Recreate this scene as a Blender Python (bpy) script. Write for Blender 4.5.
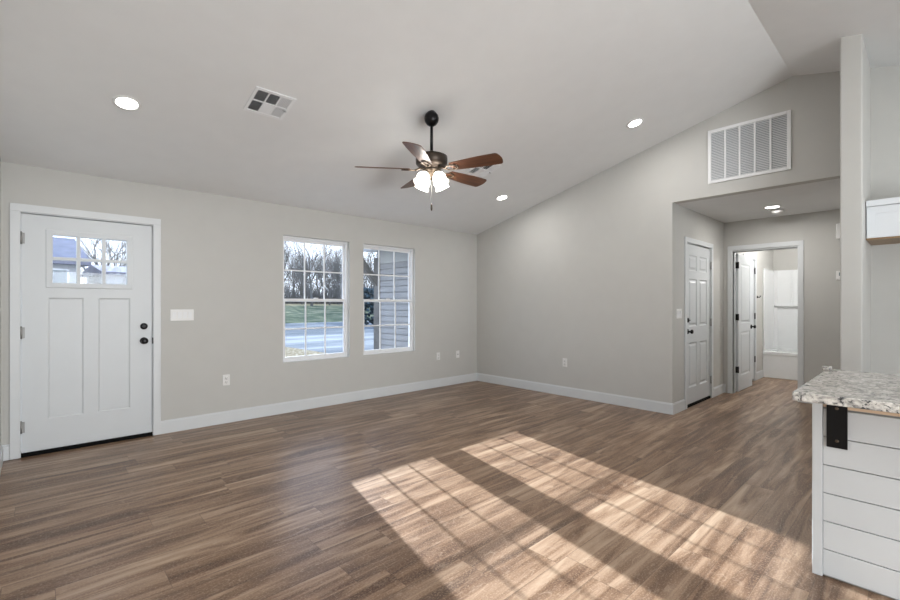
import bpy, bmesh, math, random
from mathutils import Vector, Matrix

for o in list(bpy.data.objects):
    bpy.data.objects.remove(o)
SC = bpy.context.scene
COL = SC.collection
PI = math.pi
R = math.radians

# ------------------------------------------------------------------ camera
cd = bpy.data.cameras.new('camera')
cam = bpy.data.objects.new('camera', cd)
COL.objects.link(cam)
cd.sensor_width = 36
cd.lens = 443 / 900 * 36
cd.shift_y = 4 / 900
cd.clip_start = 0.03
cd.clip_end = 500
CAM_A = 47.176                                   # angle between view axis and the front wall's run
cam.location = (0, 0, 1.28)
cam.rotation_euler = (R(90), 0, -R(90 - CAM_A))
SC.camera = cam

# ------------------------------------------------------------------ world, sun, fill lights, exposure
SKY = 2.8
SUN = 24.0
W = bpy.data.worlds.new('sky')
SC.world = W
W.use_nodes = True
nt = W.node_tree
nt.nodes.clear()
tc = nt.nodes.new('ShaderNodeTexCoord')
sp = nt.nodes.new('ShaderNodeSeparateXYZ')
rp = nt.nodes.new('ShaderNodeValToRGB')
bg = nt.nodes.new('ShaderNodeBackground')
wo = nt.nodes.new('ShaderNodeOutputWorld')
nt.links.new(tc.outputs['Generated'], sp.inputs[0])
nt.links.new(sp.outputs['Z'], rp.inputs[0])
nt.links.new(rp.outputs[0], bg.inputs[0])
nt.links.new(bg.outputs[0], wo.inputs[0])
rp.color_ramp.elements[0].position = 0.0
rp.color_ramp.elements[0].color = (0.92, 0.95, 1.0, 1)
rp.color_ramp.elements[1].position = 0.7
rp.color_ramp.elements[1].color = (0.50, 0.66, 0.95, 1)
bg.inputs[1].default_value = SKY

sd = bpy.data.lights.new('sun', 'SUN')
sd.energy = SUN
sd.angle = R(0.55)
sd.color = (0.96, 0.985, 1.0)
sun = bpy.data.objects.new('sun', sd)
COL.objects.link(sun)
SUN_DIR = Vector((-0.2072, -0.978, -0.2655))      # where the sunlight travels
sun.rotation_euler = SUN_DIR.to_track_quat('-Z', 'Y').to_euler()
sun.location = (6, 30, 9)


def rear_fill_light(name, loc, sx, sy, watts, color=(0.95, 0.98, 1.0)):
    """added fill light standing in an unseen opening of the rear wall"""
    l = bpy.data.lights.new(name, 'AREA')
    l.shape = 'RECTANGLE'
    l.size, l.size_y = sx, sy
    l.energy = watts
    l.color = color
    o = bpy.data.objects.new(name, l)
    COL.objects.link(o)
    o.location = loc
    o.rotation_euler = (R(90), 0, 0)              # shines towards +Y (into the room)
    o.rotation_euler = Vector((0, 1, 0)).to_track_quat('-Z', 'Z').to_euler()


rear_fill_light('rear_fill_left', (0.95, -3.33, 1.05), 1.9, 1.95, 172)  # unseen fill lights added behind the viewer to brighten the room
rear_fill_light('rear_fill_right', (3.9, -3.33, 1.5), 1.5, 1.0, 11, (0.82, 0.91, 1.0))

SC.view_settings.view_transform = 'Standard'
SC.view_settings.look = 'None'
SC.view_settings.gamma = 1
SC.view_settings.use_curve_mapping = False
SC.view_settings.exposure = 0.0
DOWNLIGHT = 8.0
FANBULB = 3.0

# ------------------------------------------------------------------ helpers
def tag(o, label=None, cat=None, group=None, kind=None):
    if label: o['label'] = label
    if cat: o['category'] = cat
    if group: o['group'] = group
    if kind: o['kind'] = kind
    return o


class MB:
    """collects shapes and links them as ONE mesh object"""
    def __init__(self):
        self.bm = bmesh.new()

    def box(self, x0, x1, y0, y1, z0, z1):
        if x0 > x1: x0, x1 = x1, x0
        if y0 > y1: y0, y1 = y1, y0
        if z0 > z1: z0, z1 = z1, z0
        v = [self.bm.verts.new(p) for p in ((x0, y0, z0), (x1, y0, z0), (x1, y1, z0), (x0, y1, z0),
                                            (x0, y0, z1), (x1, y0, z1), (x1, y1, z1), (x0, y1, z1))]
        for f in ((3, 2, 1, 0), (4, 5, 6, 7), (0, 1, 5, 4), (1, 2, 6, 5), (2, 3, 7, 6), (3, 0, 4, 7)):
            self.bm.faces.new([v[i] for i in f])
        return self

    def quad(self, *pts):
        self.bm.faces.new([self.bm.verts.new(p) for p in pts])
        return self

    def prism(self, pts, off):
        """closed outline of 3-D points swept by the vector off"""
        off = Vector(off)
        a = [self.bm.verts.new(p) for p in pts]
        b = [self.bm.verts.new(Vector(p) + off) for p in pts]
        n = len(pts)
        fs = [self.bm.faces.new(a), self.bm.faces.new(b[::-1])]
        for i in range(n):
            fs.append(self.bm.faces.new((a[i], b[i], b[(i + 1) % n], a[(i + 1) % n])))
        bmesh.ops.recalc_face_normals(self.bm, faces=fs)
        return self

    def lathe(self, prof, segs=24, M=None, cap=True):
        """profile of (radius, height) turned about Z, then moved by the matrix M"""
        M = M or Matrix.Identity(4)
        rings = []
        for r, z in prof:
            rings.append([self.bm.verts.new(M @ Vector((max(r, 1e-5) * math.cos(2 * PI * k / segs), max(r, 1e-5) * math.sin(2 * PI * k / segs), z))) for k in range(segs)])
        fs = []
        for a, b in zip(rings, rings[1:]):
            for k in range(segs):
                f = self.bm.faces.new((a[k], a[(k + 1) % segs], b[(k + 1) % segs], b[k]))
                f.smooth = True
                fs.append(f)
        if cap:
            fs.append(self.bm.faces.new(rings[0][::-1]))
            fs.append(self.bm.faces.new(rings[-1]))
        bmesh.ops.recalc_face_normals(self.bm, faces=fs)
        return self

    def tube(self, pts, rads, segs=8):
        pts = [Vector(p) for p in pts]
        if not isinstance(rads, (list, tuple)): rads = [rads] * len(pts)
        rings = []
        for i, p in enumerate(pts):
            d = (pts[min(i + 1, len(pts) - 1)] - pts[max(i - 1, 0)]).normalized()
            u = d.orthogonal().normalized() if i == 0 else (u - d * u.dot(d)).normalized()
            w = d.cross(u)
            rings.append([self.bm.verts.new(p + (u * math.cos(2 * PI * k / segs) + w * math.sin(2 * PI * k / segs)) * rads[i]) for k in range(segs)])
        for a, b in zip(rings, rings[1:]):
            for k in range(segs):
                f = self.bm.faces.new((a[k], a[(k + 1) % segs], b[(k + 1) % segs], b[k]))
                f.smooth = True
        self.bm.faces.new(rings[0][::-1])
        self.bm.faces.new(rings[-1])
        return self

    def frustum(self, x0, x1, z0, z1, y0, y1, ins):
        """raised field: rectangle at depth y0 rising to a smaller rectangle at y1"""
        a = [(x0, y0, z0), (x1, y0, z0), (x1, y0, z1), (x0, y0, z1)]
        b = [(x0 + ins, y1, z0 + ins), (x1 - ins, y1, z0 + ins), (x1 - ins, y1, z1 - ins), (x0 + ins, y1, z1 - ins)]
        va = [self.bm.verts.new(p) for p in a]
        vb = [self.bm.verts.new(p) for p in b]
        fs = [self.bm.faces.new(vb), self.bm.faces.new(va[::-1])]
        for i in range(4):
            fs.append(self.bm.faces.new((va[i], va[(i + 1) % 4], vb[(i + 1) % 4], vb[i])))
        bmesh.ops.recalc_face_normals(self.bm, faces=fs)
        return self

    def build(self, name, mat, parent=None, bevel=0, loc=None, rot=None):
        me = bpy.data.meshes.new(name)
        self.bm.to_mesh(me)
        self.bm.free()
        o = bpy.data.objects.new(name, me)
        COL.objects.link(o)
        me.materials.append(mat)
        if parent: o.parent = parent
        if loc: o.location = loc
        if rot: o.rotation_euler = rot
        if bevel:
            m = o.modifiers.new('bevel', 'BEVEL')
            m.width = bevel
            m.segments = 2
            m.limit_method = 'ANGLE'
            m.angle_limit = R(50)
        return o


def empty(name, loc, rot=(0, 0, 0)):
    o = bpy.data.objects.new(name, None)
    COL.objects.link(o)
    o.location = loc
    o.rotation_euler = rot
    o.empty_display_size = 0.1
    return o


def copy_tree(o, parent=None):
    c = o.copy()
    COL.objects.link(c)
    if parent: c.parent = parent
    for ch in list(o.children):
        copy_tree(ch, c)
    return c


def grid_wall(mb, axis, a0, a1, us, zs, holes):
    """wall between a0 and a1 on `axis` ('X' or 'Y'), running us[0]..us[1], zs[0]..zs[1], with rectangular holes (u0,u1,z0,z1)"""
    U = sorted(set(list(us) + [h for q in holes for h in q[:2]]))
    Z = sorted(set(list(zs) + [h for q in holes for h in q[2:]]))
    U = [u for u in U if us[0] <= u <= us[1]]
    Z = [z for z in Z if zs[0] <= z <= zs[1]]
    def full(i, j):
        if i < 0 or j < 0 or i >= len(U) - 1 or j >= len(Z) - 1: return False
        u, z = (U[i] + U[i + 1]) / 2, (Z[j] + Z[j + 1]) / 2
        return not any(q[0] < u < q[1] and q[2] < z < q[3] for q in holes)
    def P(a, u, z): return (a, u, z) if axis == 'X' else (u, a, z)
    for i in range(len(U) - 1):
        for j in range(len(Z) - 1):
            if not full(i, j): continue
            u0, u1, z0, z1 = U[i], U[i + 1], Z[j], Z[j + 1]
            mb.quad(P(a0, u0, z0), P(a0, u1, z0), P(a0, u1, z1), P(a0, u0, z1))
            mb.quad(P(a1, u0, z0), P(a1, u0, z1), P(a1, u1, z1), P(a1, u1, z0))
            if not full(i - 1, j): mb.quad(P(a0, u0, z0), P(a0, u0, z1), P(a1, u0, z1), P(a1, u0, z0))
            if not full(i + 1, j): mb.quad(P(a0, u1, z0), P(a1, u1, z0), P(a1, u1, z1), P(a0, u1, z1))
            if not full(i, j - 1): mb.quad(P(a0, u0, z0), P(a1, u0, z0), P(a1, u1, z0), P(a0, u1, z0))
            if not full(i, j + 1): mb.quad(P(a0, u0, z1), P(a0, u1, z1), P(a1, u1, z1), P(a1, u0, z1))
    bmesh.ops.remove_doubles(mb.bm, verts=mb.bm.verts, dist=1e-5)
    bmesh.ops.recalc_face_normals(mb.bm, faces=mb.bm.faces)
    return mb


# ------------------------------------------------------------------ materials
def new_mat(name):
    m = bpy.data.materials.new(name)
    m.use_nodes = True
    nt = m.node_tree
    b = nt.nodes['Principled BSDF']
    return m, nt, b


def plain(name, col, rough=0.5, metal=0.0, var=0.04, scale=6.0, bump=0.0, bscale=200.0, spec=None):
    """colour with a faint noise variation and an optional fine bump"""
    m, nt, b = new_mat(name)
    t = nt.nodes.new('ShaderNodeTexCoord')
    n = nt.nodes.new('ShaderNodeTexNoise')
    n.inputs['Scale'].default_value = scale
    n.inputs['Detail'].default_value = 3
    nt.links.new(t.outputs['Object'], n.inputs['Vector'])
    r = nt.nodes.new('ShaderNodeValToRGB')
    r.color_ramp.elements[0].position = 0.3
    r.color_ramp.elements[1].position = 0.7
    r.color_ramp.elements[0].color = tuple(c * (1 - var) for c in col) + (1,)
    r.color_ramp.elements[1].color = tuple(min(1, c * (1 + var)) for c in col) + (1,)
    nt.links.new(n.outputs['Fac'], r.inputs[0])
    nt.links.new(r.outputs[0], b.inputs['Base Color'])
    b.inputs['Roughness'].default_value = rough
    b.inputs['Metallic'].default_value = metal
    if spec is not None: b.inputs['Specular IOR Level'].default_value = spec
    if bump:
        n2 = nt.nodes.new('ShaderNodeTexNoise')
        n2.inputs['Scale'].default_value = bscale
        n2.inputs['Detail'].default_value = 2
        nt.links.new(t.outputs['Object'], n2.inputs['Vector'])
        bp = nt.nodes.new('ShaderNodeBump')
        bp.inputs['Strength'].default_value = bump
        bp.inputs['Distance'].default_value = 0.002
        nt.links.new(n2.outputs['Fac'], bp.inputs['Height'])
        nt.links.new(bp.outputs[0], b.inputs['Normal'])
    return m


def emitter(name, col, strength):
    m, nt, b = new_mat(name)
    b.inputs['Base Color'].default_value = col + (1,)
    b.inputs['Emission Color'].default_value = col + (1,)
    b.inputs['Emission Strength'].default_value = strength
    b.inputs['Roughness'].default_value = 0.4
    return m


def glass_mat(name, refl=0.06, tint=(0.96, 0.98, 1.0)):
    m = bpy.data.materials.new(name)
    m.use_nodes = True
    nt = m.node_tree
    nt.nodes.clear()
    o = nt.nodes.new('ShaderNodeOutputMaterial')
    mx = nt.nodes.new('ShaderNodeMixShader')
    tr = nt.nodes.new('ShaderNodeBsdfTransparent')
    gl = nt.nodes.new('ShaderNodeBsdfGlossy')
    tr.inputs[0].default_value = tint + (1,)
    gl.inputs['Roughness'].default_value = 0.02
    mx.inputs[0].default_value = refl
    nt.links.new(tr.outputs[0], mx.inputs[1])
    nt.links.new(gl.outputs[0], mx.inputs[2])
    nt.links.new(mx.outputs[0], o.inputs[0])
    return m


class NB:
    """small helper for node maths"""
    def __init__(self, nt): self.nt = nt
    def put(self, sock, v):
        if hasattr(v, 'is_output'): self.nt.links.new(v, sock)
        else: sock.default_value = v
    def m(self, op, a, b=None, c=None):
        n = self.nt.nodes.new('ShaderNodeMath'); n.operation = op
        for i, v in enumerate((a, b, c)):
            if v is not None: self.put(n.inputs[i], v)
        return n.outputs[0]
    def xyz(self, x, y, z):
        n = self.nt.nodes.new('ShaderNodeCombineXYZ')
        for i, v in enumerate((x, y, z)): self.put(n.inputs[i], v)
        return n.outputs[0]
    def white(self, vec):
        n = self.nt.nodes.new('ShaderNodeTexWhiteNoise'); n.noise_dimensions = '3D'
        self.nt.links.new(vec, n.inputs['Vector']); return n.outputs['Value']
    def noise(self, vec, scale, detail=4, rough=0.55, dist=0.0):
        n = self.nt.nodes.new('ShaderNodeTexNoise')
        self.nt.links.new(vec, n.inputs['Vector'])
        n.inputs['Scale'].default_value = scale; n.inputs['Detail'].default_value = detail
        n.inputs['Roughness'].default_value = rough; n.inputs['Distortion'].default_value = dist
        return n.outputs['Fac']
    def ramp(self, fac, stops):
        n = self.nt.nodes.new('ShaderNodeValToRGB'); e = n.color_ramp.elements
        while len(e) < len(stops): e.new(0.5)
        for el, (p, c) in zip(e, stops):
            el.position = p; el.color = (c if isinstance(c, tuple) else (c, c, c)) + (1,)
        self.nt.links.new(fac, n.inputs[0]); return n.outputs[0]
    def mix(self, fac, a, b, mode='MIX'):
        n = self.nt.nodes.new('ShaderNodeMix'); n.data_type = 'RGBA'; n.blend_type = mode
        self.put(n.inputs[0], fac)
        for s, v in ((n.inputs[6], a), (n.inputs[7], b)):
            if isinstance(v, tuple): s.default_value = v + (1,)
            else: self.nt.links.new(v, s)
        return n.outputs[2]


def floor_mat():
    m, nt, b = new_mat('vinyl_plank')
    k = NB(nt)
    t = nt.nodes.new('ShaderNodeTexCoord')
    s = nt.nodes.new('ShaderNodeSeparateXYZ')
    nt.links.new(t.outputs['Object'], s.inputs[0])
    x, y = s.outputs[0], s.outputs[1]
    WID, LEN = 0.178, 1.22
    ry = k.m('DIVIDE', y, WID)
    row = k.m('FLOOR', ry)
    fy = k.m('SUBTRACT', ry, row)
    rr = k.white(k.xyz(row, 3.7, 1.1))
    rx = k.m('ADD', k.m('DIVIDE', x, LEN), rr)
    col = k.m('FLOOR', rx)
    fx = k.m('SUBTRACT', rx, col)
    pid = k.white(k.xyz(row, col, 5.3))
    pid2 = k.white(k.xyz(col, row, 9.1))
    off = k.m('MULTIPLY', pid, 37.0)
    # long streaky figure, finer grain, pale cross saw marks
    fig = k.noise(k.xyz(k.m('MULTIPLY', x, 1.2), k.m('ADD', k.m('MULTIPLY', y, 13.0), off), off), 1.0, 4, 0.55, 0.9)
    grain = k.noise(k.xyz(k.m('MULTIPLY', x, 3.0), k.m('ADD', k.m('MULTIPLY', y, 70.0), off), off), 1.0, 4, 0.6, 0.3)
    saw = k.noise(k.xyz(k.m('MULTIPLY', x, 55.0), k.m('MULTIPLY', y, 14.0), off), 1.0, 3, 0.65, 1.2)
    val = k.m('ADD', k.m('MULTIPLY', fig, 0.84), k.m('ADD', k.m('MULTIPLY', grain, 0.16), k.m('MULTIPLY', k.m('SUBTRACT', pid, 0.5), 0.10)))
    c = k.ramp(val, [(0.33, (0.070, 0.033, 0.017)), (0.43, (0.130, 0.070, 0.040)), (0.505, (0.210, 0.127, 0.077)), (0.585, (0.305, 0.203, 0.134)), (0.70, (0.45, 0.330, 0.232))])
    c = k.mix(k.m('MULTIPLY', pid2, 0.15), c, (0.20, 0.155, 0.12), 'MIX')
    fig2 = k.noise(k.xyz(k.m('MULTIPLY', x, 2.2), k.m('ADD', k.m('MULTIPLY', y, 9.0), off), off), 1.0, 2, 0.5, 0.4)
    ring = k.m('ABSOLUTE', k.m('SUBTRACT', k.m('FRACT', k.m('MULTIPLY', fig2, 14.0)), 0.5))
    ringm = k.m('MULTIPLY', k.ramp(ring, [(0.02, 1.0), (0.16, 0.0)]), k.ramp(k.noise(k.xyz(k.m('MULTIPLY', x, 9.0), k.m('MULTIPLY', y, 16.0), off), 1.0, 3, 0.6), [(0.46, 0.0), (0.62, 1.0)]))
    c = k.mix(k.m('MULTIPLY', ringm, 0.30), c, (0.47, 0.37, 0.28))
    fleck = k.noise(k.xyz(k.m('MULTIPLY', x, 95.0), k.m('MULTIPLY', y, 130.0), 0.0), 1.0, 2, 0.6)
    c = k.mix(k.m('MULTIPLY', k.ramp(fleck, [(0.50, 0.0), (0.68, 1.0)]), 0.42), c, (0.44, 0.33, 0.235))
    sawm = k.ramp(saw, [(0.60, 0.0), (0.72, 1.0)])
    c = k.mix(k.m('MULTIPLY', sawm, 0.12), c, (0.46, 0.38, 0.31))
    # joints between planks
    ey = k.m('MINIMUM', fy, k.m('SUBTRACT', 1.0, fy))
    ex = k.m('MULTIPLY', k.m('MINIMUM', fx, k.m('SUBTRACT', 1.0, fx)), LEN / WID)
    e = k.m('MINIMUM', ex, ey)
    joint = k.m('LESS_THAN', e, 0.010)
    c = k.mix(k.m('MULTIPLY', joint, 0.40), c, (0.05, 0.032, 0.022))
    nt.links.new(c, b.inputs['Base Color'])
    rg = k.m('ADD', 0.25, k.m('MULTIPLY', grain, 0.16))
    nt.links.new(rg, b.inputs['Roughness'])
    b.inputs['Specular IOR Level'].default_value = 0.30
    bp = nt.nodes.new('ShaderNodeBump')
    bp.inputs['Strength'].default_value = 0.25
    bp.inputs['Distance'].default_value = 0.002
    nt.links.new(k.m('SUBTRACT', grain, k.m('MULTIPLY', joint, 0.8)), bp.inputs['Height'])
    nt.links.new(bp.outputs[0], b.inputs['Normal'])
    return m


def granite_mat():
    m, nt, b = new_mat('granite')
    k = NB(nt)
    t = nt.nodes.new('ShaderNodeTexCoord')
    v = t.outputs['Object']
    n1 = k.noise(v, 30, 5, 0.65, 0.8)
    n2 = k.noise(v, 75, 4, 0.6, 0.3)
    n3 = k.noise(v, 42, 5, 0.7, 1.5)
    c = k.ramp(n1, [(0.36, (0.20, 0.20, 0.20)), (0.46, (0.46, 0.44, 0.41)), (0.56, (0.62, 0.60, 0.56)), (0.68, (0.74, 0.72, 0.68))])
    c = k.mix(k.ramp(n2, [(0.56, 0.0), (0.64, 0.75)]), c, (0.33, 0.31, 0.29))
    c = k.mix(k.ramp(n3, [(0.55, 0.0), (0.59, 0.95)]), c, (0.03, 0.033, 0.037))
    nt.links.new(c, b.inputs['Base Color'])
    b.inputs['Roughness'].default_value = 0.16
    return m


def wood_mat(name, dark, light, scale=1.0, rough=0.4, axis='X'):
    m, nt, b = new_mat(name)
    k = NB(nt)
    t = nt.nodes.new('ShaderNodeTexCoord')
    s = nt.nodes.new('ShaderNodeSeparateXYZ')
    nt.links.new(t.outputs['Object'], s.inputs[0])
    p = [s.outputs[0], s.outputs[1], s.outputs[2]]
    i = 'XYZ'.index(axis)
    q = [k.m('MULTIPLY', p[j], (3.0 if j == i else 45.0) * scale) for j in range(3)]
    n = k.noise(k.xyz(*q), 1.0, 5, 0.6, 0.5)
    c = k.ramp(n, [(0.3, dark), (0.7, light)])
    nt.links.new(c, b.inputs['Base Color'])
    b.inputs['Roughness'].default_value = rough
    return m


def mottled(name, stops, scale, rough=0.9, stretch=(1, 1, 1), detail=6):
    m, nt, b = new_mat(name)
    k = NB(nt)
    t = nt.nodes.new('ShaderNodeTexCoord')
    mp = nt.nodes.new('ShaderNodeMapping')
    mp.inputs['Scale'].default_value = stretch
    nt.links.new(t.outputs['Object'], mp.inputs[0])
    n = k.noise(mp.outputs[0], scale, detail, 0.65, 0.3)
    nt.links.new(k.ramp(n, stops), b.inputs['Base Color'])
    b.inputs['Roughness'].default_value = rough
    b.inputs['Specular IOR Level'].default_value = 0.0
    return m


M = {}
WALLC = (0.532, 0.530, 0.507)
M['wall'] = plain('wall_paint', WALLC, 0.75, var=0.012, bump=0.12, bscale=160)
M['ceiling'] = plain('ceiling_paint', (0.76, 0.768, 0.768), 0.85, var=0.012, bump=0.15, bscale=120)
M['trim'] = plain('white_trim_paint', (0.665, 0.69, 0.705), 0.4, var=0.01)
M['door'] = plain('white_door_paint', (0.63, 0.66, 0.68), 0.42, var=0.01)
M['vinyl'] = plain('white_vinyl', (0.80, 0.81, 0.82), 0.35, var=0.01)
M['plastic'] = plain('white_plastic', (0.78, 0.78, 0.77), 0.35, var=0.01)
M['slot'] = plain('outlet_slot', (0.08, 0.08, 0.08), 0.5)
M['black'] = plain('matte_black_metal', (0.012, 0.012, 0.013), 0.32, 0.6, var=0.1)
M['rubber'] = plain('black_rubber', (0.006, 0.006, 0.006), 0.9, spec=0.1)
M['nickel'] = plain('satin_nickel', (0.30, 0.30, 0.295), 0.5, 0.6)
M['bronze'] = plain('oil_rubbed_bronze', (0.055, 0.042, 0.033), 0.38, 0.7, var=0.2, scale=20)
M['antique'] = plain('antique_bronze', (0.13, 0.10, 0.075), 0.35, 0.75, var=0.2, scale=20)
M['floor'] = floor_mat()
M['granite'] = granite_mat()
M['shiplap'] = plain('white_shiplap_paint', (0.575, 0.60, 0.615), 0.45, var=0.012)
M['groove'] = plain('shiplap_groove', (0.30, 0.30, 0.29), 0.8)
M['rawwood'] = wood_mat('raw_pine', (0.56, 0.40, 0.27), (0.72, 0.55, 0.40), axis='Y')
M['rawply'] = wood_mat('raw_plywood', (0.20, 0.12, 0.055), (0.36, 0.23, 0.115), axis='Y')
M['blade'] = wood_mat('walnut_blade', (0.050, 0.020, 0.010), (0.16, 0.062, 0.028), scale=0.8, rough=0.38)
M['cabinet'] = plain('white_cabinet_paint', (0.74, 0.77, 0.80), 0.4, var=0.01)
M['acrylic'] = plain('white_acrylic', (0.80, 0.82, 0.83), 0.14, var=0.01)
M['glass'] = glass_mat('window_glass', 0.015)
M['can'] = emitter('downlight_lens', (1.0, 0.97, 0.92), 14.0)
M['grille_dark'] = plain('filter_grey', (0.33, 0.355, 0.38), 0.9)
M['duct'] = plain('duct_interior', (0.05, 0.055, 0.06), 0.8)
M['siding'] = plain('porch_siding_paint', (0.23, 0.232, 0.24), 0.7, var=0.05, scale=3)
M['fascia'] = plain('fascia_paint', (0.25, 0.26, 0.275), 0.6, var=0.06)
M['soffit'] = plain('soffit_paint', (0.34, 0.345, 0.345), 0.7)
M['post'] = plain('porch_post_stain', (0.10, 0.096, 0.092), 0.7, var=0.2, scale=8)
M['concrete'] = mottled('driveway_concrete', [(0.36, (0.10, 0.112, 0.125)), (0.50, (0.148, 0.162, 0.178)), (0.64, (0.255, 0.27, 0.285))], 0.5, 0.85, (0.2, 1.0, 1))
M['leaves'] = mottled('fallen_leaves', [(0.35, (0.07, 0.055, 0.035)), (0.5, (0.19, 0.165, 0.115)), (0.62, (0.33, 0.30, 0.24))], 9.0)
M['grass'] = mottled('bank_grass', [(0.32, (0.055, 0.07, 0.05)), (0.5, (0.125, 0.145, 0.10)), (0.66, (0.27, 0.26, 0.18))], 0.9, 0.95, (0.5, 1.0, 2.0))
M['straw'] = mottled('dry_grass', [(0.35, (0.20, 0.17, 0.10)), (0.65, (0.36, 0.32, 0.22))], 0.8)
M['bark'] = plain('bark', (0.135, 0.132, 0.13), 0.9, var=0.3, scale=3)
M['housewall'] = plain('white_house_siding', (0.46, 0.47, 0.48), 0.7)
M['roofing'] = plain('lavender_grey_shingle', (0.235, 0.23, 0.27), 0.9, var=0.12, scale=2)
M['darkpane'] = plain('dark_window_pane', (0.20, 0.24, 0.26), 0.15)
M['evergreen'] = mottled('evergreen_needles', [(0.35, (0.03, 0.045, 0.055)), (0.6, (0.09, 0.125, 0.145))], 4.0)

# frosted tulip shade: lit glass that lets its bulb's light through
sm = bpy.data.materials.new('frosted_lamp_glass')
sm.use_nodes = True
nt = sm.node_tree
nt.nodes.clear()
o_ = nt.nodes.new('ShaderNodeOutputMaterial')
e_ = nt.nodes.new('ShaderNodeEmission')
t_ = nt.nodes.new('ShaderNodeBsdfTranslucent')
p_ = nt.nodes.new('ShaderNodeBsdfTransparent')
a_ = nt.nodes.new('ShaderNodeAddShader')
x_ = nt.nodes.new('ShaderNodeMixShader')
e_.inputs[0].default_value = (1.0, 0.93, 0.82, 1)
e_.inputs[1].default_value = 1.6
t_.inputs[0].default_value = (0.9, 0.88, 0.84, 1)
x_.inputs[0].default_value = 0.35
nt.links.new(t_.outputs[0], x_.inputs[1])
nt.links.new(p_.outputs[0], x_.inputs[2])
nt.links.new(x_.outputs[0], a_.inputs[0])
nt.links.new(e_.outputs[0], a_.inputs[1])
nt.links.new(a_.outputs[0], o_.inputs[0])
M['shade'] = sm


# ------------------------------------------------------------------ the room shell
YF, XR, XL, YB = 5.13, 5.37, -0.23, -3.35       # front, right, left and rear wall faces
RIDGE_Y, RIDGE_Z, SLOPE = 0.894, 3.495, 0.249
HALL_Z = 2.455
YH = 2.01                                        # hall's left wall face
XH = 7.27                                        # hall's back wall face
SY0, SY1, SX = 0.343, 0.474, 4.65                # the stub wall between hall and kitchen


def roof(y): return RIDGE_Z - SLOPE * abs(y - RIDGE_Y)


def struct(o, label, cat):
    return tag(o, label, cat, kind='structure')


struct(MB().box(-0.35, 10.3, -3.47, 5.29, -0.12, 0.0).build('floor', M['floor']),
       'brown wood-look plank floor of the empty living room', 'floor')

b = MB()
b.prism([(-0.36, y, z) for y, z in ((RIDGE_Y, RIDGE_Z), (5.3, roof(5.3)), (5.3, roof(5.3) + 0.12), (RIDGE_Y, RIDGE_Z + 0.12))], (5.86, 0, 0))
b.prism([(-0.36, y, z) for y, z in ((RIDGE_Y, RIDGE_Z), (RIDGE_Y, RIDGE_Z + 0.12), (-3.5, roof(-3.5) + 0.12), (-3.5, roof(-3.5)))], (5.86, 0, 0))
struct(b.build('ceiling', M['ceiling']), 'pale vaulted ceiling with a ridge above the living room', 'ceiling')

DOOR = (-0.135, 0.83, 0.0, 2.065)
W1 = (2.09, 2.965, 0.59, 2.09)
W2 = (3.177, 4.052, 0.59, 2.09)
b = grid_wall(MB(), 'Y', YF, YF + 0.16, (-0.35, 5.49), (0, 2.5), [DOOR, W1, W2])
struct(b.build('wall_front', M['wall']), 'beige wall with the white front door and two windows', 'wall')

g = [(-3.47, HALL_Z), (5.2, HALL_Z), (5.2, roof(5.2) + 0.06), (RIDGE_Y, RIDGE_Z + 0.06), (-3.47, roof(-3.47) + 0.06)]
b = grid_wall(MB(), 'X', XR, XR + 0.12, (-3.47, 5.2), (0, HALL_Z), [(SY1, YH, -1, HALL_Z + 1)])
b.prism([(XR, y, z) for y, z in g], (0.12, 0, 0))
struct(b.build('wall_right', M['wall']), 'tall beige gable wall with the hallway opening and return air grille', 'wall')

b = grid_wall(MB(), 'X', XL - 0.12, XL, (-3.47, 5.2), (0, HALL_Z), [])
b.prism([(XL - 0.12, y, z) for y, z in g], (0.12, 0, 0))
struct(b.build('wall_left', M['wall']), 'beige wall at the left edge beside the front door', 'wall')

FILL_DOOR = (0.0, 1.9, 0.0, 2.05)  # unseen openings added so light comes from behind the viewer
FILL_WIN = (3.15, 4.65, 1.0, 2.0)
b = grid_wall(MB(), 'Y', YB - 0.12, YB, (-0.35, 5.49), (0, 2.5), [FILL_DOOR, FILL_WIN])
struct(b.build('wall_rear', M['wall']), 'rear wall behind the viewer with two added openings for fill light', 'wall')

# stub wall between hallway and kitchen, running on as the hallway's right wall
b = MB()
b.prism([(SX, SY0, 0), (SX, SY1, 0), (SX, SY1, roof(SY1) + 0.04), (SX, SY0, roof(SY0) + 0.04)], (XR - SX + 0.02, 0, 0))
o = b.build('wall_kitchen', M['wall'], bevel=0.010)
struct(o, 'narrow tall stub wall standing between hallway and kitchen', 'wall')
struct(grid_wall(MB(), 'Y', SY0, SY1, (XR, XH + 0.12), (0, 2.6), []).build('wall_hall_right', M['wall']), 'right wall of the hallway behind the stub wall', 'wall')

HD = (5.785, 6.715, 0.0, 2.05)                   # door in the hall's left wall
b = grid_wall(MB(), 'Y', YH, YH + 0.12, (XR + 0.12, XH + 0.12), (0, 2.6), [HD])
struct(b.build('wall_hall_left', M['wall']), 'hallway wall holding the closed six-panel door', 'wall')
BD = (1.157, 1.897, 0.0, 2.045)                  # opening in the hall's back wall
b = grid_wall(MB(), 'X', XH, XH + 0.12, (SY0, YH + 0.12), (0, 2.6), [BD])
struct(b.build('wall_hall_back', M['wall']), 'back wall of the hallway around the open bathroom door', 'wall')
struct(MB().box(XR + 0.12, XH + 0.12, SY0, YH + 0.12, HALL_Z, HALL_Z + 0.1).build('ceiling_hall', M['ceiling']), 'flat low ceiling of the hallway', 'ceiling')

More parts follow.
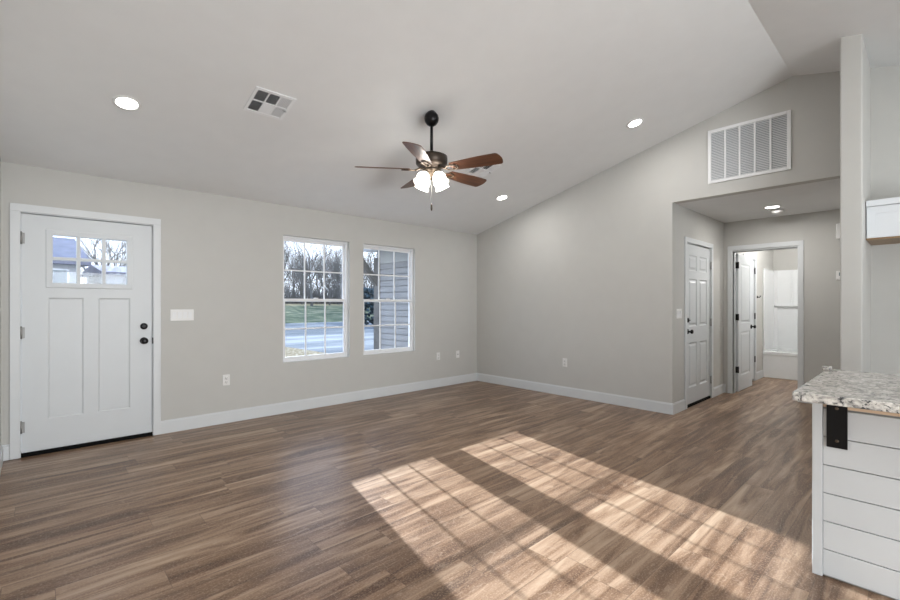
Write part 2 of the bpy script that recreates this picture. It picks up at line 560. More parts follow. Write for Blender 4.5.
# unseen shells added behind the hallway and closet doors to block light leaks
def closet(name, x0, x1, y0, y1, label):
    b = MB()
    b.box(x0 - 0.1, x1 + 0.1, y1, y1 + 0.1, 0, 2.5); b.box(x0 - 0.1, x0, y0, y1, 0, 2.5); b.box(x1, x1 + 0.1, y0, y1, 0, 2.5); b.box(x0 - 0.1, x1 + 0.1, y0, y1 + 0.1, 2.5, 2.6)
    b.box(x0 - 0.1, x1 + 0.1, y0, y1 + 0.1, -0.12, -0.001)
    struct(b.build(name, M['wall']), label, 'wall')
closet('garage_light_block', 5.62, 6.88, YH + 0.121, 3.2, 'added light-blocking shell behind the six-panel hallway door')
closet('closet_light_block', 8.0, 8.9, 2.091, 2.75, 'added light-blocking shell behind the bathroom closet door')

# bathroom beyond the hall
XB, YBL, YBR = 10.06, 1.97, 0.45
CD = (8.13, 8.77, 0.0, 2.03)                     # closet door in the bathroom's left wall
struct(grid_wall(MB(), 'Y', YBL, YBL + 0.12, (XH + 0.12, XB + 0.12), (0, 2.6), [CD]).build('wall_bathroom_left', M['wall']), 'left wall of the bathroom behind the open door', 'wall')
struct(grid_wall(MB(), 'Y', YBR - 0.12, YBR, (XH + 0.12, XB + 0.12), (0, 2.6), []).build('wall_bathroom_right', M['wall']), 'right wall of the bathroom, out of sight', 'wall')
struct(grid_wall(MB(), 'X', XB, XB + 0.12, (YBR - 0.12, YBL + 0.12), (0, 2.6), []).build('wall_bathroom_back', M['wall']), 'bathroom wall above the white tub surround', 'wall')
struct(MB().box(XH + 0.12, XB + 0.12, YBR - 0.12, YBL + 0.12, HALL_Z, HALL_Z + 0.1).build('ceiling_bathroom', M['ceiling']), 'flat ceiling of the bathroom', 'ceiling')

# ------------------------------------------------------------------ baseboards
BH, BT = 0.13, 0.015
def base(name, label, segs):
    b = MB()
    for (x0, x1, y0, y1) in segs:
        b.box(x0, x1, y0, y1, 0.001, BH - 0.012)
        # a thinner lip on top
        dx, dy = x1 - x0, y1 - y0
        if dx > dy:
            b.box(x0, x1, (y0 + 0.006 if y1 in (YF, YH) or y1 == YBL else y0), y1 if y1 in (YF, YH, YBL) else y1 - 0.006, BH - 0.012, BH)
        else:
            b.box(x0 + 0.006, x1, y0, y1, BH - 0.012, BH) if x1 in (XR, XH) else b.box(x0, x1 - 0.006, y0, y1, BH - 0.012, BH)
    struct(b.build(name, M['trim'], bevel=0.002), label, 'baseboard')

base('baseboard_front', 'white baseboard along the window wall', [(-0.229, -0.18, YF - BT, YF), (0.868, XR, YF - BT, YF)])
base('baseboard_right', 'white baseboard along the tall gable wall', [(XR - BT, XR, YH + 0.0002, YF - BT)])
base('baseboard_left', 'white baseboard at the left edge wall', [(XL, XL + BT, YB, YF - BT - 0.001)])
base('baseboard_hall_left', 'white baseboard on both sides of the six-panel hallway door', [(XR - BT, HD[0] - 0.062, YH - BT, YH), (HD[1] + 0.062, XH, YH - BT, YH)])
base('baseboard_hall_back', 'white baseboard on the hallway back wall', [(XH - BT, XH, BD[1] + 0.09, YH - BT), (XH - BT, XH, SY1, BD[0] - 0.065)])
base('baseboard_bathroom', 'white baseboard on the bathroom left wall', [(CD[1] + 0.06, 9.29, YBL - BT, YBL)])


# ------------------------------------------------------------------ doors
def panel_slab(w, h, th, panels, depth, raised=0.0, holes=()):
    """door slab: local x across, z up, y from 0 (room face) to th"""
    b = MB()
    xs = sorted(set([0, w] + [v for p in list(panels) + list(holes) for v in p[:2]]))
    zs = sorted(set([0, h] + [v for p in list(panels) + list(holes) for v in p[2:]]))
    for i in range(len(xs) - 1):
        for j in range(len(zs) - 1):
            cx, cz = (xs[i] + xs[i + 1]) / 2, (zs[j] + zs[j + 1]) / 2
            if any(p[0] < cx < p[1] and p[2] < cz < p[3] for p in holes): continue
            d = depth if any(p[0] < cx < p[1] and p[2] < cz < p[3] for p in panels) else 0
            b.box(xs[i], xs[i + 1], d, th - d, zs[j], zs[j + 1])
    for p in panels:
        x0, x1, z0, z1 = p
        # sloped sticking around the panel on both faces
        s = 0.012
        for ya, yb in ((0.0, depth), (th, th - depth)):
            for tri, off in ((((x0, ya, z0), (x0 + s, yb, z0), (x0, yb, z0)), (0, 0, z1 - z0)),
                             (((x1, ya, z0), (x1, yb, z0), (x1 - s, yb, z0)), (0, 0, z1 - z0)),
                             (((x0, ya, z0), (x0, yb, z0), (x0, yb, z0 + s)), (x1 - x0, 0, 0)),
                             (((x0, ya, z1), (x0, yb, z1 - s), (x0, yb, z1)), (x1 - x0, 0, 0))):
                b.prism(tri, off)
        if raised:
            b.frustum(x0 + 0.028, x1 - 0.028, z0 + 0.028, z1 - 0.028, depth, depth - raised, 0.018)
            b.frustum(x0 + 0.028, x1 - 0.028, z0 + 0.028, z1 - 0.028, th - depth, th - depth + raised, 0.018)
    return b


def casing(parent, w0, w1, h, cw, axis='-Y', t=0.016, name='casing'):
    """flat casing around an opening: local x across from w0 to w1, y=0 the wall face, sticking out to -y"""
    b = MB()
    b.box(w0 - cw, w0, -t, 0, 0.001, h)
    b.box(w1, w1 + cw, -t, 0, 0.001, h)
    b.box(w0 - cw, w1 + cw, -t, 0, h, h + cw)
    return b.build(name, M['trim'], parent, bevel=0.003)


def jamb(parent, w0, w1, h, depth, t=0.02, stop=None):
    b = MB()
    b.box(w0, w0 + t, 0.0, depth, 0.001, h)
    b.box(w1 - t, w1, 0.0, depth, 0.001, h)
    b.box(w0 + t, w1 - t, 0.0, depth, h - t, h)
    if stop:
        y0, y1 = stop
        b.box(w0 + t, w0 + t + 0.012, y0, y1, 0.001, h - t)
        b.box(w1 - t - 0.012, w1 - t, y0, y1, 0.001, h - t)
        b.box(w0 + t, w1 - t, y0, y1, h - t - 0.012, h - t)
    return b.build('frame', M['trim'], parent)


def knob_mb(r=0.027, ros=0.033):
    """rosette, neck and round knob turned about -y"""
    Mx = Matrix.Rotation(R(90), 4, 'X')           # z -> -y
    b = MB()
    b.lathe([(ros, 0), (ros, 0.006), (ros * 0.8, 0.012), (0.012, 0.014), (0.011, 0.03), (r * 0.7, 0.036), (r, 0.046), (r, 0.054), (r * 0.8, 0.063), (r * 0.3, 0.067)], 24, Mx)
    return b


def bolt_mb(r=0.031):
    Mx = Matrix.Rotation(R(90), 4, 'X')
    b = MB()
    b.lathe([(r, 0), (r, 0.008), (r * 0.82, 0.016), (r * 0.3, 0.018)], 24, Mx)
    b.box(-0.016, 0.016, -0.032, -0.017, -0.004, 0.004)
    return b


def hinge_mb():
    b = MB()
    b.tube([(0, -0.006, -0.05), (0, -0.006, 0.05)], 0.008, 10)
    b.tube([(0, -0.006, 0.05), (0, -0.006, 0.056)], [0.005, 0.003], 8)
    b.box(-0.014, 0.022, -0.003, 0.0, -0.045, 0.045)
    return b


# ---- front door: local x = world x, wall face at local y = 0
d1 = empty('door_1', (0, YF, 0))
struct(d1, 'white craftsman front door with six small panes at the top', 'door')
casing(d1, DOOR[0] + 0.018, DOOR[1] - 0.018, DOOR[3] - 0.015, 0.062)
jamb(d1, DOOR[0], DOOR[1], DOOR[3], 0.16, 0.022, (0.062, 0.085))
LX0, LX1, LZ0, LZ1 = 0.075, 0.615, 1.455, 1.885     # glazed opening
DX = -0.110
pn = [(0.053 - DX, 0.291 - DX, 0.26, 1.30), (0.394 - DX, 0.632 - DX, 0.26, 1.30)]
slab = panel_slab(0.913, 2.003, 0.044, pn, 0.008, 0, [(LX0 - DX, LX1 - DX, LZ0 - 0.034, LZ1 - 0.034)]).build('slab', M['door'], d1, loc=(DX, 0.012, 0.034))
# glazing frame with muntins
b = MB()
fw = 0.035
for x0, x1, z0, z1 in ((LX0 - fw, LX0 + 0.01, LZ0 - fw, LZ1 + fw), (LX1 - 0.01, LX1 + fw, LZ0 - fw, LZ1 + fw), (LX0, LX1, LZ0 - fw, LZ0 + 0.01), (LX0, LX1, LZ1 - 0.01, LZ1 + fw)):
    b.box(x0, x1, 0.004, 0.064, z0, z1)
b.build('lite_frame', M['door'], d1, bevel=0.004)
b = MB()
for k in (1, 2):
    xm = LX0 + (LX1 - LX0) * k / 3
    b.box(xm - 0.014, xm + 0.014, 0.010, 0.058, LZ0, LZ1)
zm = (LZ0 + LZ1) / 2 + 0.005
b.box(LX0, LX1, 0.011, 0.057, zm - 0.014, zm + 0.014)
b.build('muntin', M['door'], d1, bevel=0.003)
MB().box(LX0, LX1, 0.032, 0.036, LZ0, LZ1).build('glass', M['glass'], d1)
MB().box(DOOR[0] + 0.022, DOOR[1] - 0.022, -0.008, 0.15, 0.001, 0.0338).build('threshold', M['rubber'], d1, bevel=0.004)
tag(bolt_mb().build('deadbolt', M['black'], d1, loc=(0.739, 0.012, 1.066)), 'black round deadbolt turn')
tag(knob_mb(0.029).build('door_knob', M['black'], d1, loc=(0.739, 0.012, 0.926)), 'black round door knob')
MB().box(0.8035, 0.8115, -0.018, 0.006, 0.895, 0.955).build('strike_plate', M['black'], d1, bevel=0.002)
for z in (1.83, 1.04, 0.25):
    hinge_mb().build('hinge', M['nickel'], d1, loc=(DX - 0.002, 0.002, z))

# ---- six-panel door in the hall's left wall
d2 = empty('door_2', (0, YH, 0))
struct(d2, 'closed white six-panel door in the hallway with black deadbolt and knob', 'door')
casing(d2, HD[0] + 0.012, HD[1] - 0.012, HD[3] - 0.012, 0.06)
jamb(d2, HD[0], HD[1], HD[3], 0.12, 0.018, (0.06, 0.08))
six = []
for x0, x1 in ((0.115, 0.395), (0.495, 0.775)):
    six += [(x0, x1, 1.66, 1.86), (x0, x1, 0.96, 1.56), (x0, x1, 0.20, 0.76)]
panel_slab(0.888, 1.99, 0.04, six, 0.009, 0.008).build('slab', M['door'], d2, loc=(HD[0] + 0.021, 0.010, 0.036))
MB().box(HD[0] + 0.018, HD[1] - 0.018, 0.0, 0.11, 0.001, 0.03).build('threshold', M['rubber'], d2)
tag(bolt_mb(0.03).build('deadbolt', M['black'], d2, loc=(HD[0] + 0.09, 0.010, 1.08)), 'black deadbolt')
tag(knob_mb().build('door_knob', M['black'], d2, loc=(HD[0] + 0.09, 0.010, 0.94)), 'black round door knob')
for z in (1.80, 1.03, 0.25):
    hinge_mb().build('hinge', M['nickel'], d2, loc=(HD[1] - 0.018, 0.0, z))

# ---- bathroom doorway in the hall's back wall: local x runs to world -Y, wall face at local y = 0 looking to world -X
d3 = empty('door_3', (XH, BD[1], 0), (0, 0, -R(90)))
struct(d3, 'white two-panel bathroom door standing open at the end of the hallway', 'door')
OW = BD[1] - BD[0]
casing(d3, 0.0, OW, BD[3], 0.062)
b = MB()
b.box(-0.02, 0.0, 0.0, 0.12, 0.001, BD[3]); b.box(OW, OW + 0.001, 0.0, 0.12, 0.001, BD[3]); b.box(0.0, OW, 0.0, 0.12, BD[3] - 0.018, BD[3])
b.box(0.0, 0.012, 0.045, 0.075, 0.001, BD[3] - 0.018); b.box(0.012, OW, 0.045, 0.075, BD[3] - 0.03, BD[3] - 0.018)
b.build('frame', M['trim'], d3)
casing(d3, 0.0, OW, BD[3], 0.062, name='casing').matrix_local = Matrix.Translation((OW, 0.12, 0)) @ Matrix.Rotation(PI, 4, 'Z')
# the leaf swung fully into the bathroom: its room-side face now looks to world -Y
LEAF_Y = 1.862
leafw = 0.735
lp = [(0.12, leafw - 0.12, 0.98, 1.86), (0.12, leafw - 0.12, 0.22, 0.86)]
lf = panel_slab(leafw, 1.995, 0.035, lp, 0.008, 0.007).build('leaf', M['door'], d3)
lf.matrix_local = Matrix.Translation((BD[1] - LEAF_Y, 0.138, 0.014)) @ Matrix.Rotation(R(90), 4, 'Z')
kb = knob_mb().build('door_knob', M['black'], d3)
kb.matrix_local = Matrix.Translation((BD[1] - LEAF_Y, 0.138 + leafw - 0.065, 0.93)) @ Matrix.Rotation(R(90), 4, 'Z')
tag(kb, 'black round door knob')
for z in (1.84, 1.09, 0.33):
    h = MB().box(0.004, 0.034, 0.116, 0.142, -0.045, 0.045).tube([(0.036, 0.130, -0.047), (0.036, 0.130, 0.047)], 0.009, 10).build('hinge', M['black'], d3, loc=(0, 0, z))
    tag(h, 'black hinge')

# ---- closet door in the bathroom's left wall
d4 = empty('door_4', (0, YBL, 0))
struct(d4, 'white closet door just past the open bathroom door', 'door')
casing(d4, CD[0] + 0.012, CD[1] - 0.012, CD[3] - 0.012, 0.055)
jamb(d4, CD[0], CD[1], CD[3], 0.12, 0.018, (0.06, 0.08))
panel_slab(0.598, 1.975, 0.035, [(0.1, 0.498, 0.95, 1.84), (0.1, 0.498, 0.2, 0.83)], 0.008, 0.007).build('slab', M['door'], d4, loc=(CD[0] + 0.021, 0.008, 0.03))
knob_mb(0.024).build('door_knob', M['black'], d4, loc=(CD[0] + 0.08, 0.008, 0.93))
for z in (1.83, 1.08, 0.36):
    tag(hinge_mb().build('hinge', M['black'], d4, loc=(CD[1] - 0.018, -0.004, z)), 'black hinge')


# ------------------------------------------------------------------ windows
def window(name, label, q):
    x0, x1, z0, z1 = q
    w = empty(name, (x0, YF, z0))
    struct(w, label, 'window')
    W_, H_ = x1 - x0, z1 - z0
    ya, yb = 0.045, 0.125
    f = 0.026
    b = MB()
    b.box(0, f, ya, yb, 0, H_); b.box(W_ - f, W_, ya, yb, 0, H_); b.box(f, W_ - f, ya, yb, 0, f); b.box(f, W_ - f, ya, yb, H_ - f, H_)
    b.build('frame', M['vinyl'], w, bevel=0.003)
    mid = 0.735
    for nm, za, zb, y0, y1 in (('upper_sash', mid - 0.018, H_ - f, 0.086, 0.108), ('lower_sash', f, mid + 0.02, 0.058, 0.080)):
        s = 0.024
        b = MB()
        b.box(f, f + s, y0, y1, za, zb); b.box(W_ - f - s, W_ - f, y0, y1, za, zb)
        b.box(f + s, W_ - f - s, y0, y1, za, za + s + 0.008); b.box(f + s, W_ - f - s, y0, y1, zb - s - 0.008, zb)
        so = b.build(nm, M['vinyl'], w, bevel=0.002)
        ym = (y0 + y1) / 2
        gx0, gx1, gz0, gz1 = f + s, W_ - f - s, za + s + 0.008, zb - s - 0.008
        b = MB()
        for k in (1, 2):
            xm = gx0 + (gx1 - gx0) * k / 3
            b.box(xm - 0.008, xm + 0.008, ym - 0.005, ym + 0.005, gz0, gz1)
        b.box(gx0, gx1, ym - 0.0045, ym + 0.0045, (gz0 + gz1) / 2 - 0.008, (gz0 + gz1) / 2 + 0.008)
        b.build('muntin', M['vinyl'], so)
        MB().box(gx0, gx1, ym - 0.0015, ym + 0.0015, gz0, gz1).build('glass', M['glass'], so)
    MB().box(W_ / 2 - 0.03, W_ / 2 + 0.03, 0.05, 0.066, mid + 0.02, mid + 0.032).build('sash_lock', M['vinyl'], w, bevel=0.003)
    return w

window('window_1', 'left white grid window looking out on grass bank and bare trees', W1)
window('window_2', 'right white grid window looking out on the porch siding', W2)

# frames for the light openings added to the rear wall, behind the viewer
for nm, q, lb in (('window_3', FILL_WIN, 'added kitchen window frame in the rear wall, unseen'), ('added_door', FILL_DOOR, 'added patio door frame in the rear wall, unseen')):
    b = MB()
    x0, x1, z0, z1 = q
    for xa, xb, za, zb in ((x0, x0 + 0.05, z0, z1), (x1 - 0.05, x1, z0, z1), (x0, x1, z0, z0 + 0.05), (x0, x1, z1 - 0.05, z1)):
        b.box(xa, xb, YB - 0.10, YB - 0.03, za, zb)
    struct(b.build(nm, M['vinyl']), lb, 'window' if 'window' in nm else 'door')


# ------------------------------------------------------------------ ceiling fixtures
TILT = -math.atan(SLOPE)

def downlight(loc, rot, label, watts, group=None, rr=0.088, surface=False):
    t = empty('recessed_light', loc, rot)
    tag(t, label, 'ceiling light', group)
    MB().lathe([(rr * 0.74, -0.002), (rr * 0.80, -0.007), (rr, -0.004), (rr, 0.003), (rr * 0.74, 0.003)], 36, cap=False).build('trim_ring', M['plastic'], t)
    MB().lathe([(0.0, -0.0035), (rr * 0.5, -0.0035), (rr * 0.76, -0.0025), (rr * 0.76, 0.003), (0, 0.003)], 36, cap=False).build('lens', M['can'], t)
    if surface:                                   # a surface-mounted puck also spills light along the ceiling
        l = bpy.data.lights.new('downlight', 'POINT')
        l.shadow_soft_size = 0.05
    else:
        l = bpy.data.lights.new('downlight', 'AREA')
        l.shape = 'DISK'
        l.size = rr * 1.4
    l.energy = watts
    l.color = (1.0, 0.97, 0.94)
    lo = bpy.data.objects.new('downlight', l)
    COL.objects.link(lo)
    lo.parent = t
    lo.location = (0, 0, -0.10 if surface else -0.012)
    return t

G = 'recessed ceiling lights'
def on_slope(x, y, dz=-0.001): return (x, y, roof(y) + dz)
downlight(on_slope(0.465, 3.943), (TILT, 0, 0), 'round recessed ceiling light nearest the front door', DOWNLIGHT, G)
downlight(on_slope(4.618, 2.105), (TILT, 0, 0), 'round recessed ceiling light left of the return air grille', DOWNLIGHT, G)
downlight(on_slope(4.63, 3.952), (TILT, 0, 0), 'round recessed ceiling light in the far corner past the fan', DOWNLIGHT, G)
downlight(on_slope(0.465, 2.105), (TILT, 0, 0), 'round recessed ceiling light above the viewer on the front slope', DOWNLIGHT, G)
for x, y, w_ in ((0.8, -0.9, 'left'), (2.6, -0.9, 'middle'), (4.2, -0.9, 'right')):  # extra unseen lights, added to lift the room's light
    downlight(on_slope(x, y), (-TILT, 0, 0), 'added round recessed ceiling light, unseen behind the viewer, %s one' % w_, DOWNLIGHT * (1.2 if x < 2 else 0.5), G)
downlight((6.50, 1.28, HALL_Z - 0.001), (0, 0, 0), 'round recessed light in the low hallway ceiling', 10.5, G, 0.095)
downlight((8.5, 1.1, HALL_Z - 0.001), (0, 0, 0), 'round ceiling light of the bathroom', 56.0, G, 0.088, True)

t = empty('smoke_detector', (6.76, 1.28, HALL_Z))
tag(t, 'small white smoke detector on the hallway ceiling behind the round light', 'smoke detector')
MB().lathe([(0.062, 0.0), (0.064, -0.012), (0.060, -0.03), (0.045, -0.038), (0.0, -0.039)], 28).build('housing', M['plastic'], t)
MB().lathe([(0.020, -0.038), (0.020, -0.043), (0.0, -0.044)], 18).build('test_button', M['vinyl'], t)


def register(loc, rot, label):
    """square ceiling register with six louvred fields, one of them blank"""
    t = empty('ceiling_vent', loc, rot)
    tag(t, label, 'vent', 'ceiling registers')
    S = 0.152
    b = MB()
    # face plate rails (seen from below), 3 fields along x, 2 along y
    xs = [(-0.128, -0.048), (-0.038, 0.038), (0.048, 0.128)]
    ys = [(-0.126, -0.006), (0.006, 0.126)]
    b.box(-S, -0.128, -S, S, -0.008, 0.0); b.box(0.128, S, -S, S, -0.008, 0.0)
    b.box(-0.128, 0.128, -S, -0.126, -0.008, 0.0); b.box(-0.128, 0.128, 0.126, S, -0.008, 0.0)
    b.box(-0.128, 0.128, -0.006, 0.006, -0.0075, 0.0)
    b.box(-0.048, -0.038, -0.126, 0.126, -0.0076, 0.0); b.box(0.038, 0.048, -0.126, 0.126, -0.0076, 0.0)
    b.box(-0.038, 0.038, 0.006, 0.126, -0.006, 0.0)
    b.build('face_plate', M['vinyl'], t, bevel=0.0015)
    MB().box(-0.13, 0.13, -0.128, 0.128, -0.0006, -0.0001).build('duct_opening', M['duct'], t)
    for i, (x0, x1) in enumerate(xs):
        for j, (y0, y1) in enumerate(ys):
            if i == 1 and j == 1: continue
            b = MB()
            n = 7
            if i != 1:
                for k in range(n):
                    xm = x0 + (x1 - x0) * (k + 0.5) / n
                    dx = 0.0012 if i == 0 else -0.0028
                    b.prism([(xm - dx, y0, -0.0065), (xm + dx, y0, -0.001), (xm + dx + 0.001, y0, -0.001), (xm - dx + 0.001, y0, -0.0065)], (0, y1 - y0, 0))
            else:
                for k in range(9):
                    ym = y0 + (y1 - y0) * (k + 0.5) / 9
                    b.prism([(x0, ym - 0.003, -0.0065), (x0, ym + 0.003, -0.001), (x0, ym + 0.004, -0.001), (x0, ym - 0.002, -0.0065)], (x1 - x0, 0, 0))
            b.build('louver', M['vinyl'], t)
    MB().tube([(0.118, 0.02, -0.007), (0.128, 0.02, -0.016), (0.138, 0.02, -0.012)], 0.004, 8).build('damper_lever', M['nickel'], t)
    return t

register(on_slope(1.32, 3.50), (TILT, 0, 0), 'square white ceiling vent between front door light and fan')
register(on_slope(3.775, 3.50), (TILT, 0, 0), 'square white ceiling vent half hidden behind a fan blade')

# ------------------------------------------------------------------ return air grille on the gable wall
t = empty('return_air_grille', (XR, 1.27, 2.88), (0, 0, -R(90)))   # local x -> world -Y, local y -> world +X
tag(t, 'large white louvred return air grille high on the gable wall', 'vent')
GW, GH = 0.365, 0.29
b = MB()
fw = 0.032
b.box(-GW, -GW + fw, -0.016, 0, -GH, GH); b.box(GW - fw, GW, -0.016, 0, -GH, GH)
b.box(-GW + fw, GW - fw, -0.016, 0, -GH, -GH + fw); b.box(-GW + fw, GW - fw, -0.016, 0, GH - fw, GH)
b.build('frame', M['vinyl'], t, bevel=0.003)
MB().box(-GW + fw, GW - fw, -0.0015, -0.0003, -GH + fw, GH - fw).build('filter', M['grille_dark'], t)
IW = (GW - fw) * 2
for k in range(1, 5):
    xm = -GW + fw + IW * k / 5
    MB().box(xm - 0.008, xm + 0.008, -0.015, -0.002, -GH + fw, GH - fw).build('mullion', M['vinyl'], t)
for k in range(5):
    x0 = -GW + fw + IW * k / 5 + (0.008 if k else 0)
    x1 = -GW + fw + IW * (k + 1) / 5 - (0.008 if k < 4 else 0)
    b = MB()
    n = 30
    for j in range(n):
        zm = -GH + fw + (2 * GH - 2 * fw) * (j + 0.5) / n
        b.prism([(x0, -0.0135, zm - 0.0062), (x0, -0.004, zm + 0.0042), (x0, -0.004, zm + 0.0054), (x0, -0.0135, zm - 0.005)], (x1 - x0, 0, 0))
    b.build('louver_bank', M['vinyl'], t)

# ------------------------------------------------------------------ ceiling fan
FX, FY = 2.54, 2.98
FZ = roof(FY)
fan = empty('ceiling_fan', (FX, FY, FZ))
tag(fan, 'five-blade wood and bronze ceiling fan with lit frosted shades', 'ceiling fan')
BZ = 2.465 - FZ                                  # blade plane, local
Mt = Matrix.Rotation(TILT * 0.0, 4, 'X')
b = MB()
b.lathe([(0.026, 0.006), (0.040, -0.008), (0.058, -0.030), (0.065, -0.056), (0.060, -0.086), (0.042, -0.112), (0.017, -0.127)], 32)
b.build('canopy', M['black'], fan)
MB().lathe([(0.0135, -0.10), (0.0135, BZ + 0.17)], 16).build('downrod', M['black'], fan)
b = MB()
b.lathe([(0.018, BZ + 0.165), (0.028, BZ + 0.158), (0.030, BZ + 0.140), (0.060, BZ + 0.132), (0.118, BZ + 0.126), (0.138, BZ + 0.116), (0.141, BZ + 0.085), (0.138, BZ + 0.05), (0.120, BZ + 0.030), (0.085, BZ + 0.022), (0.080, BZ + 0.0)], 40)
b.build('motor_housing', M['bronze'], fan)
for k in range(5):
    ang = R(187 + 72 * k - 42.824)
    T = 0.26                                     # pitch: the clockwise edge is higher
    def bl(x, y, z=0.0): return (x, y, -y * T + z)
    outline = []
    for i in range(9): outline.append((0.185 + 0.03 * (1 - math.sin(PI * i / 8)) * 0.6, -0.052 + 0.104 * i / 8))
    outline = outline[::-1]                      # rounded root
    pts_l, pts_r = [], []
    for i in range(13):
        s = i / 12
        x = 0.20 + 0.42 * s
        w = 0.052 + 0.022 * math.sin(min(1, s * 1.15) * PI / 2)
        pts_l.append((x, -w)); pts_r.append((x, w))
    tip = [(0.636, -0.074), (0.652, -0.062), (0.663, -0.030), (0.667, 0.0), (0.663, 0.030), (0.652, 0.062), (0.636, 0.074)]
    ol = outline[-1:] + pts_l + tip + pts_r[::-1] + outline[:-1]
    b = MB()
    lo = [b.bm.verts.new(bl(x, y, -0.003)) for x, y in ol]
    hi = [b.bm.verts.new(bl(x, y, 0.003)) for x, y in ol]
    fs = [b.bm.faces.new(lo), b.bm.faces.new(hi[::-1])]
    for i in range(len(ol)):
        j = (i + 1) % len(ol)
        fs.append(b.bm.faces.new((lo[i], hi[i], hi[j], lo[j])))
    bmesh.ops.recalc_face_normals(b.bm, faces=fs)
    o = b.build('blade', M['blade'], fan, loc=(0, 0, BZ), rot=(0, 0, ang))
    # bracket with an open loop under the blade root
    c = MB()
    c.tube([(0.075, 0, 0.012), (0.11, 0, 0.006), (0.150, 0, -0.012)], [0.011, 0.009, 0.009], 10)
    loop = []
    for i in range(21):
        q = 2 * PI * i / 20
        loop.append(bl(0.205 - 0.058 * math.cos(q), 0.034 * math.sin(q), -0.010))
    c.tube(loop, 0.0055, 8)
    for yy in (-0.02, 0.02, 0.0):
        c.lathe([(0.007, -0.009), (0.007, -0.003)], 10, Matrix.Translation(bl(0.235 if yy else 0.255, yy)))
    tag(c.build('blade_bracket', M['antique'], o), 'bronze blade bracket with an open loop')
    o['label'] = 'walnut brown fan blade'
b = MB()
b.lathe([(0.080, BZ + 0.001), (0.084, BZ - 0.012), (0.070, BZ - 0.030), (0.045, BZ - 0.042), (0.040, BZ - 0.070), (0.024, BZ - 0.085), (0.008, BZ - 0.092)], 32)
b.build('light_kit', M['antique'], fan)
for k in range(4):
    a = R(45 + 90 * k - 42.824)
    dx, dy = math.cos(a), math.sin(a)
    tl = R(33)                                   # shade axis leaves the vertical by this much
    axis = Vector((dx * math.sin(tl), dy * math.sin(tl), -math.cos(tl)))
    neck = Vector((dx * 0.062, dy * 0.062, BZ - 0.035))
    c = MB()
    c.tube([(dx * 0.03, dy * 0.03, BZ - 0.045), (dx * 0.05, dy * 0.05, BZ - 0.033), tuple(neck)], 0.010, 10)
    Q = Matrix.Translation(neck) @ axis.to_track_quat('Z', 'Y').to_matrix().to_4x4()
    c.lathe([(0.012, -0.012), (0.024, 0.0), (0.026, 0.016)], 20, Q)
    arm = c.build('lamp_holder', M['antique'], fan)
    s = MB()
    s.lathe([(0.024, 0.010), (0.036, 0.022), (0.052, 0.045), (0.058, 0.066), (0.054, 0.088), (0.053, 0.104), (0.061, 0.124), (0.066, 0.130)], 28, Q, cap=False)
    so = s.build('lamp_shade', M['shade'], fan)
    tag(so, 'frosted white tulip glass shade, lit')
    bm_ = MB()
    bm_.lathe([(0.012, 0.018), (0.014, 0.034), (0.026, 0.056), (0.028, 0.072), (0.020, 0.088), (0.004, 0.094)], 18, Q)
    bm_.build('bulb', M['can'], so)
    l = bpy.data.lights.new('fan_bulb', 'POINT')
    l.energy = FANBULB
    l.shadow_soft_size = 0.03
    l.color = (1.0, 0.96, 0.91)
    lo_ = bpy.data.objects.new('fan_bulb', l)
    COL.objects.link(lo_)
    lo_.parent = fan
    lo_.location = neck + axis * 0.125
c = MB()
c.tube([(0.0, 0.0, BZ - 0.09), (0.0, 0.0, 2.165 - FZ)], 0.0022, 6)
ch = c.build('pull_chain', M['nickel'], fan)
MB().lathe([(0.003, 2.168 - FZ), (0.008, 2.155 - FZ), (0.009, 2.12 - FZ), (0.005, 2.102 - FZ)], 14).build('fob', M['bronze'], ch)

# ------------------------------------------------------------------ outlets, switches, wall boxes (local x across, y=0 wall face, front to -y)
def outlet(loc, rz, label, kind='duplex'):
    t = empty('wall_outlet', loc, (0, 0, rz))
    tag(t, label, 'outlet', 'wall outlets')
    MB().box(-0.036, 0.036, -0.006, 0, -0.058, 0.058).build('cover_plate', M['plastic'], t, bevel=0.003)
    if kind == 'duplex':
        for s in (-1, 1):
            o = MB().lathe([(0.017, -0.004), (0.017, 0.010), (0.0, 0.0105)], 20, Matrix.Translation((0, 0, s * 0.021)) @ Matrix.Rotation(R(90), 4, 'X')).build('socket', M['plastic'], t)
            b = MB()
            b.box(-0.0085, -0.0055, -0.0112, -0.0104, s * 0.021 - 0.002, s * 0.021 + 0.008); b.box(0.0055, 0.0085, -0.0112, -0.0104, s * 0.021 - 0.002, s * 0.021 + 0.008)
            b.box(-0.003, 0.003, -0.0112, -0.0104, s * 0.021 - 0.011, s * 0.021 - 0.006)
            b.build('slots', M['slot'], o)
    else:
        MB().lathe([(0.009, 0.004), (0.009, 0.010), (0.005, 0.010), (0.005, 0.018), (0.0, 0.018)], 14, Matrix.Rotation(R(90), 4, 'X')).build('cable_jack', M['nickel'], t)
    return t

outlet((1.473, YF, 0.463), 0, 'white wall outlet between the front door and left window')
outlet((4.505, YF, 0.475), 0, 'white wall outlet right of the right window')
outlet((4.92, YF, 0.475), 0, 'small white cable jack plate nearest the far corner', 'coax')
outlet((XR, 3.437, 0.465), -R(90), 'white wall outlet low on the tall gable wall')


def switch(loc, rz, n, label):
    t = empty('light_switch', loc, (0, 0, rz))
    tag(t, label, 'light switch')
    w = 0.046 * n + 0.024
    MB().box(-w / 2, w / 2, -0.006, 0, -0.057, 0.057).build('cover_plate', M['plastic'], t, bevel=0.003)
    for k in range(n):
        x = (k - (n - 1) / 2) * 0.046
        MB().prism([(x - 0.0165, -0.006, -0.033), (x - 0.0165, -0.0115, 0.033), (x - 0.0165, -0.004, 0.033), (x - 0.0165, -0.004, -0.033)], (0.033, 0, 0)).build('rocker', M['vinyl'], t)
    return t

